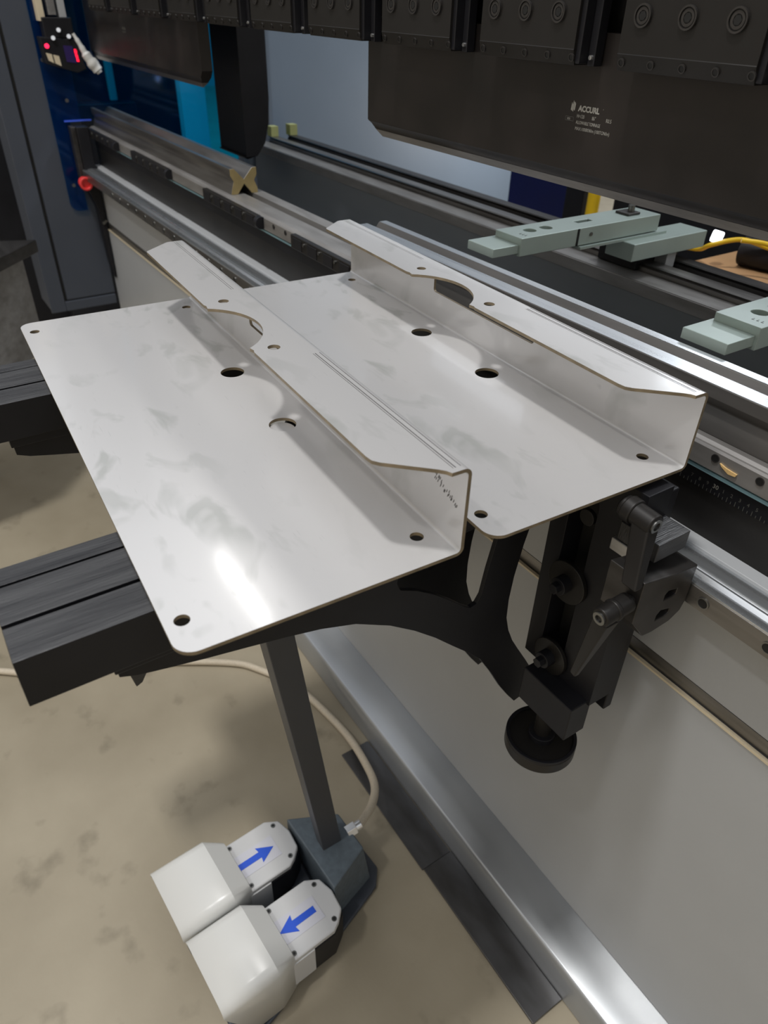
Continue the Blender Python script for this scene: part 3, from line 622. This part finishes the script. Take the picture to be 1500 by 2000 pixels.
# ---------------------------------------------------------------- the two bent plates
def bent_plate(loc_label):
    t = thing('bent_plate', loc_label, 'bent metal plate', (-0.73, 0.22, -0.3838), 'bent stainless plates lying on the support arms')
    T = 0.0034; x0, x1 = -1.066, -0.3665; ya, yb = 0.0605, 0.3060; zb = -0.3800; ri = 0.004; zt = -0.2960
    # flat base
    R = 0.016
    base = [(x0, yb - ri - T), (x0, ya + R)] + arc(x0 + R, ya + R, R, 180, 270, 8)[1:] + arc(x1 - R, ya + R, R, 270, 360, 8) + [(x1, yb - ri - T)]
    holes = [circ(-1.030, 0.0750, 0.0062), circ(-1.0285, 0.2835, 0.0062), circ(-0.4022, 0.2820, 0.0062), circ(-0.4018, 0.0745, 0.0062), circ(-0.7877, 0.2622, 0.0142, 40), circ(-0.6390, 0.2622, 0.0148, 40)]
    b = MB().prism(base, 'z', zb - T, zb, holes=holes)
    # bend strip
    cy, cz = yb - T - ri, zb + ri
    pr = [(cy + (ri + T) * math.sin(a), cz - (ri + T) * math.cos(a)) for a in [PI / 2 * k / 8 for k in range(9)]] + [(cy + ri * math.sin(a), cz - ri * math.cos(a)) for a in [PI / 2 * (8 - k) / 8 for k in range(9)]]
    b.prism(pr, 'x', x0, x1)
    e = b.build('base_panel', MT['sheet'], t, bevel=0.0)
    # upright web with a long slot
    def rr(a, b_, c, d, r): return arc(a + r, c + r, r, 180, 270, 4) + arc(b_ - r, c + r, r, 270, 360, 4) + arc(b_ - r, d - r, r, 0, 90, 4) + arc(a + r, d - r, r, 90, 180, 4)
    wz0, wz1 = zb + ri, zt - ri - T
    MB().prism([(x0, wz0), (x1, wz0), (x1, wz1), (x0, wz1)], 'y', yb - T, yb, holes=[rr(-0.8225, -0.6075, -0.3390, -0.3072, 0.004)]).build('upright_web', MT['sheet'], t)
    # return flange with notch, chamfers, two holes; top bend strip
    yf = 0.2405
    cy, cz = yb - T - ri, zt - T - ri
    n = arc(-0.7225, 0.2010, 0.0745, 32, 148, 18)
    pts = [(x0, cy), (x0, 0.2890)] + arc(x0 + 0.012, 0.2835, 0.012, 160, 215, 3) + [(-1.0350, yf + 0.002), (-1.0320, yf), (-0.7985, yf), (-0.794, yf + .0015)] + n[::-1] + [(-0.652, yf + .0015), (-0.648, yf), (-0.4195, yf), (-0.4120, 0.2415), (-0.4065, 0.2455), (-0.3760, 0.2800), (-0.3710, 0.2845), (x1, 0.2865), (x1, cy)]
    f = MB().prism(pts, 'z', zt - T, zt, holes=[circ(-0.8005, 0.2650, 0.0062), circ(-0.6500, 0.2630, 0.0066)])
    pr = [(cy + (ri + T) * math.sin(a), cz + (ri + T) * math.cos(a)) for a in [PI / 2 * k / 8 for k in range(9)]] + [(cy + ri * math.sin(a), cz + ri * math.cos(a)) for a in [PI / 2 * (8 - k) / 8 for k in range(9)]]
    f.prism(pr, 'x', x0, x1)
    fo = f.build('return_flange', MT['sheet'], t)
    # press lines beside the top bend
    for dy in (0.0, -0.0028): MB().box(-1.062, -0.835, 0.2905 + dy, 0.2910 + dy, zt, zt + 0.00012).build('press_line', MT['pen'], fo)
    for (dy, tw) in ((-0.0005, .0006), (-0.0055, .0009), (-0.0076, .0005)): MB().box(-0.617, -0.372, 0.2985 + dy, 0.2985 + dy + tw, zt, zt + 0.00012).build('press_line', MT['pen'], fo)
    for o in [o for o in bpy.data.objects if o.parent == t]:
        o.data.materials.append(MT['sheet_edge'])
        for p in o.data.polygons:      # laser-cut rims: the thin faces of the sheet
            n_ = p.normal
            nm = o.name.split('.')[0]
            thin = (nm == 'base_panel' and abs(n_.z) < 0.3 and (abs(n_.x) > 0.5 or n_.y < -0.5 or p.area < 2e-5) and p.center.y < 0.11) or (nm == 'upright_web' and abs(n_.y) < 0.3) or (nm == 'return_flange' and abs(n_.z) < 0.3 and p.center.y < 0.02)
            if nm != 'upright_web' and abs(n_.x) > 0.95 and abs(p.area) < 1.5e-3: thin = True
            if thin: p.material_index = 1
    return t
bp = bent_plate('lower left bent stainless plate, nearest the camera, with oil smudges and a bright glare streak')
# handwritten scribbles on the inner face of the web
sc = MB(); rs = random.Random(4)
for k in range(15):
    x = -0.452 + k * 0.0052; z = -0.309 - (k / 14) * 0.031 + rs.uniform(-.002, .002)
    for j in range(4):
        a = x + rs.uniform(-.002, .002); c = z + rs.uniform(-.003, .003)
        sc.hexa([(a, .3022, c), (a + .0004, .3022, c), (a + .0004, .3026, c), (a, .3026, c), (a + .001, .3022, c + .003), (a + .0014, .3022, c + .003), (a + .0014, .3026, c + .003), (a + .001, .3026, c + .003)])
web = [o for o in bpy.data.objects if o.parent == bp and o.name.startswith('upright_web')][0]
scribble = sc.build('pencil_scribble', MT['pen'], web)
slug = MB().cyl((-0.6385, 0.2608, -0.3868), (0.02, 0.03, 1), 0.0146, 0.0034, 40).build('cut_out_disc', MT['sheet'], bp)
slug['label'] = 'cut-out disc still caught under the hole'
bp2 = copy_tree(bp)
for o in list(bpy.data.objects):
    if (o.name.startswith('pencil_scribble') and o.parent and o.parent != web) or (o.name.startswith('cut_out_disc') and o.parent == bp2): bpy.data.objects.remove(o)
def place_plate(o, dx, dy, yaw):
    base = Vector(o.location) + Vector((dx, dy, 0))
    o.location = Matrix.Rotation(yaw, 4, 'Z') @ base
    o.rotation_euler = (0, 0, yaw)
bpy.context.view_layer.update()
place_plate(bp, 0, 0, -0.0456)
place_plate(bp2, 0.0, 0.2765, -0.0456)
bp2['label'] = 'upper right bent stainless plate, cleaner and matt, lying next to the dies'

# ---------------------------------------------------------------- foot pedals
fp_ = thing('foot_pedal_stand', 'two white hooded foot pedals with blue arrows on a grey stand with a tall post', 'foot pedal', (-0.60, 0.25, -1.40))
bs = [(-0.745, 0.13), (-0.755, 0.17), (-0.760, 0.28), (-0.745, 0.405), (-0.600, 0.418), (-0.570, 0.395), (-0.525, 0.275), (-0.530, 0.19), (-0.487, 0.160), (-0.468, 0.10), (-0.466, 0.04), (-0.49, 0.03), (-0.53, 0.13)]
MB().prism(bs, 'z', -1.3985, -1.388).build('base_plate', MT['pedbase'], fp_, bevel=0.004)
bxp = [(-0.725, 0.290), (-0.562, 0.300), (-0.598, 0.384), (-0.680, 0.379)]
MB().hexa([(-0.735, 0.292, -1.388), (-0.562, 0.305, -1.388), (-0.590, 0.395, -1.388), (-0.690, 0.389, -1.388), (-0.725, 0.289, -1.28), (-0.562, 0.300, -1.28), (-0.598, 0.383, -1.28), (-0.682, 0.378, -1.28)]).build('junction_box', MT['pedbox'], fp_, bevel=0.003)
ps = MB().hexa([(-0.660, 0.318, -1.281), (-0.632, 0.318, -1.281), (-0.632, 0.356, -1.281), (-0.660, 0.356, -1.281), (-0.652, 0.2205, -0.50), (-0.616, 0.2205, -0.50), (-0.616, 0.262, -0.50), (-0.652, 0.262, -0.50)]).build('post', MT['post'], fp_, bevel=0.0015)
gx = Matrix.Rotation(0.07, 4, 'Z')
def pedal(ox, oy, flip):
    X = lambda a, b: (ox + a * 0.9975 - b * 0.070, oy + a * 0.070 + b * 0.9975)
    def pr(m, pts, z0, z1): return m.prism([X(a, b) for a, b in pts], 'z', z0, z1)
    # hood: wide opening at the front, shoulders, sloping roof at the back
    W_ = 0.136
    sec = [(0.0, 0.126, 1.0), (0.095, 0.126, 1.0), (0.128, 0.105, 0.80), (0.136, 0.045, 0.70)]
    v = []
    m = MB()
    rings = []
    for (b, zt_, wf) in ((0.0, -1.250, 1.0), (0.098, -1.250, 1.0), (0.132, -1.272, 0.78), (0.142, -1.318, 0.72)):
        h = W_ * wf / 2; c = 0.019 if b < 0.11 else 0.012
        bo = 0.045 if b == 0.0 else 0.0
        ring = [(-h, -1.385), (-h, zt_ - c)] + [(-h + c * (1 - math.cos(a)), zt_ - c + c * math.sin(a)) for a in (PI / 6, PI / 3)] + [(-h + c, zt_), (h - c, zt_)] + [(h - c + c * math.sin(a), zt_ - c + c * math.cos(a)) for a in (PI / 6, PI / 3)] + [(h, zt_ - c), (h, -1.385)]
        rings.append([m.bm.verts.new((*X(W_ / 2 + a, b + (bo if z < -1.38 else 0)), z)) for a, z in ring])
    for i in range(len(rings) - 1):
        for k in range(len(rings[0]) - 1): m.bm.faces.new((rings[i][k], rings[i][k + 1], rings[i + 1][k + 1], rings[i + 1][k]))
    m.bm.faces.new(rings[-1])
    o = m.build('hood', MT['white'], fp_, smooth=32)
    so = o.modifiers.new('shell', 'SOLIDIFY'); so.thickness = 0.003; so.offset = -1
    # inner treadle
    pr(MB(), [(0.02, 0.01), (0.116, 0.01), (0.116, 0.115), (0.02, 0.115)], -1.375, -1.362).build('treadle', MT['pedbase'], fp_, bevel=0.003)
    # switch housing with lid
    pr(MB(), [(0.018, 0.125), (0.118, 0.125), (0.118, 0.215), (0.098, 0.245), (0.040, 0.245), (0.018, 0.215)], -1.388, -1.312).build('switch_body', MT['black'], fp_, bevel=0.003)
    pr(MB(), [(0.014, 0.120), (0.122, 0.120), (0.122, 0.172), (0.014, 0.172)], -1.378, -1.302).build('body_cheek', MT['whitelid'], fp_, bevel=0.002)
    ld = pr(MB(), [(0.016, 0.118), (0.120, 0.118), (0.120, 0.212), (0.112, 0.226), (0.096, 0.243), (0.060, 0.247), (0.030, 0.240), (0.016, 0.216)], -1.306, -1.292).build('lid', MT['whitelid'], fp_, bevel=0.004)
    pr(MB(), [(0.048, 0.128), (0.092, 0.128), (0.092, 0.212), (0.048, 0.212)], -1.292, -1.2912).build('sticker', MT['label'], ld)
    if not flip: A = [(0.064, 0.136), (0.076, 0.136), (0.076, 0.178), (0.086, 0.176), (0.070, 0.206), (0.054, 0.176), (0.064, 0.178)]
    else: A = [(0.064, 0.204), (0.076, 0.204), (0.076, 0.162), (0.086, 0.164), (0.070, 0.134), (0.054, 0.164), (0.064, 0.162)]
    pr(MB(), A, -1.2912, -1.2905).build('blue_arrow', MT['blue'], ld)
    for (a, b) in ((0.026, 0.138), (0.110, 0.138), (0.034, 0.226), (0.104, 0.222)):
        g = MB().ring((*X(a, b), -1.2918), (0, 0, 1), 0.0045, 0.0026, 0.0014, 16).build('lid_screw', MT['screw'], ld)
        MB().cyl((*X(a, b), -1.2922), (0, 0, 1), 0.0027, 0.0016, 12).build('screw_recess', MT['hole'], ld)
pedal(-0.751, 0.036, False)
pedal(-0.611, 0.048, True)
for (x, y) in ((-0.555, 0.262), (-0.690, 0.262)):
    MB().cyl((x, y, -1.385), (0, 0, 1), 0.006, 0.008, 16).build('base_bolt', MT['brightmetal'], fp_)
MB().box(-0.690, -0.600, 0.255, 0.292, -1.388, -1.372).build('cable_tray', MT['pedbase'], fp_, bevel=0.002)
MB().cyl((-0.642, 0.372, -1.285), (0, 1, 0.1), 0.0135, 0.020, 6, sym=False).cyl((-0.642, 0.392, -1.284), (0, 1, 0.1), 0.010, 0.012, 20, sym=False).build('hose_fitting', MT['brightmetal'], fp_, bevel=0.001)
# hose
hp = [(-1.75, -0.40, -1.391), (-1.522, -0.103, -1.391), (-1.46, -0.02, -1.391), (-1.38, 0.17, -1.391), (-1.255, 0.376, -1.391), (-1.182, 0.444, -1.391), (-1.072, 0.498, -1.391), (-0.958, 0.520, -1.390), (-0.875, 0.523, -1.380), (-0.790, 0.510, -1.358), (-0.722, 0.488, -1.330), (-0.672, 0.448, -1.302), (-0.642, 0.400, -1.284)]
tag(MB().tube(hp, 0.0085, 14, 10).build('braided_hose', MT['hose']), 'pale braided hose curving over the floor to the foot pedal box', 'hose')

# floor plates beside the machine
tag(MB().box(-0.862, -0.5505, 0.491, 0.5605, -1.3985, -1.3945).build('floor_plate', MT['mat_steel'], None, bevel=0.0008), 'dark steel floor strip along the machine skirt, farther piece by the hose', 'floor plate', 'steel floor strips along the skirt')
tag(MB().box(-0.5495, -0.238, 0.494, 0.5610, -1.3985, -1.3925).build('floor_plate', MT['mat_steel'], None, bevel=0.0008), 'dark steel floor strip along the machine skirt, nearer piece at bottom', 'floor plate', 'steel floor strips along the skirt')

# ---------------------------------------------------------------- background left of the column
wt = thing('work_table', 'dark metal work table partly visible at the far left edge', 'table', (-2.4, 0.1, -1.40))
tp_ = [(-2.335, 0.347), (-2.60, -0.35), (-1.95, -0.35), (-2.05, 0.09)]
MB().prism(tp_, 'z', -0.635, -0.600).build('table_top', MT['darksteel'], wt, bevel=0.003)
MB().prism([(-2.345, 0.30), (-2.58, -0.33), (-2.02, -0.33), (-2.10, 0.07)], 'z', -0.93, -0.635).build('table_body', MT['dirty'], wt, bevel=0.003)
for (x, y) in ((-2.50, 0.02), (-2.56, -0.30), (-2.06, -0.30)): MB().box(x, x + 0.025, y, y + 0.025, -1.40, -0.635).build('table_leg', MT['black'], wt, bevel=0.002)
am = thing('other_machine', 'dark machine with cream side panel in the left background', 'machine', (-4.3, 0.3, -1.40))
MB().box(-4.9, -4.1, -0.6, 0.535, -1.40, 0.9).build('machine_body', MT['black'], am, bevel=0.01)
MB().box(-4.1, -4.04, 0.47, 0.565, -0.72, 0.9).build('cream_panel', MT['cream'], am, bevel=0.006)
MB().box(-4.1, -4.0, 0.40, 0.52, -0.90, -0.80).build('white_handle_block', MT['white'], am, bevel=0.015)
MB().box(-4.1, -4.0, 0.53, 0.62, -0.945, -0.905).build('pale_step', MT['cream'], am, bevel=0.004)
tag(MB().box(-4.85, -4.55, 0.62, 0.74, -1.399, -1.33).build('white_bag', MT['white'], None, bevel=0.03), 'white bag on the floor behind the column', 'bag')
tag(MB().box(-4.42, -4.22, 0.60, 0.98, -1.399, -1.30).build('black_crate', MT['black'], None, bevel=0.01), 'low black crate on the floor behind the column', 'crate')

# through the blue guard
MT['backwall'] = mat('bright_far_partition', srgb(232, 240, 244), rough=0.6, var=0.08, scale=2)
tag(MB().box(-3.66, -3.60, 1.285, 1.40, -H, 0.3).build('pale_partition', MT['backwall'], None, bevel=0.003), 'pale partition glowing cyan through the blue guard beside the black arm', 'partition')
tag(MB().box(-3.59, -3.50, 0.60, 1.045, -H, -0.40).build('dark_cabinet', MT['black'], None, bevel=0.005), 'low dark cabinet seen through the blue acrylic guard', 'cabinet')
tag(MB().box(-3.80, -3.70, 0.40, 1.34, -H, 0.5).build('dark_backdrop', MT['black'], None, bevel=0.005), 'tall dark screen added to keep the view through the blue guard dark', 'screen')  # made-up dark backdrop that blocks the bright hall behind the guard
tag(MB().box(-3.57, -3.54, 0.955, 0.985, -0.3995, 0.1).build('pale_pipe', MT['bed'], None, bevel=0.008), 'pale pipe on the low cabinet, a teal stripe through the blue guard', 'pipe')
for o in bpy.data.objects:
    if o.parent is None and 'label' in o and not o['label']: print('NO LABEL', o.name)
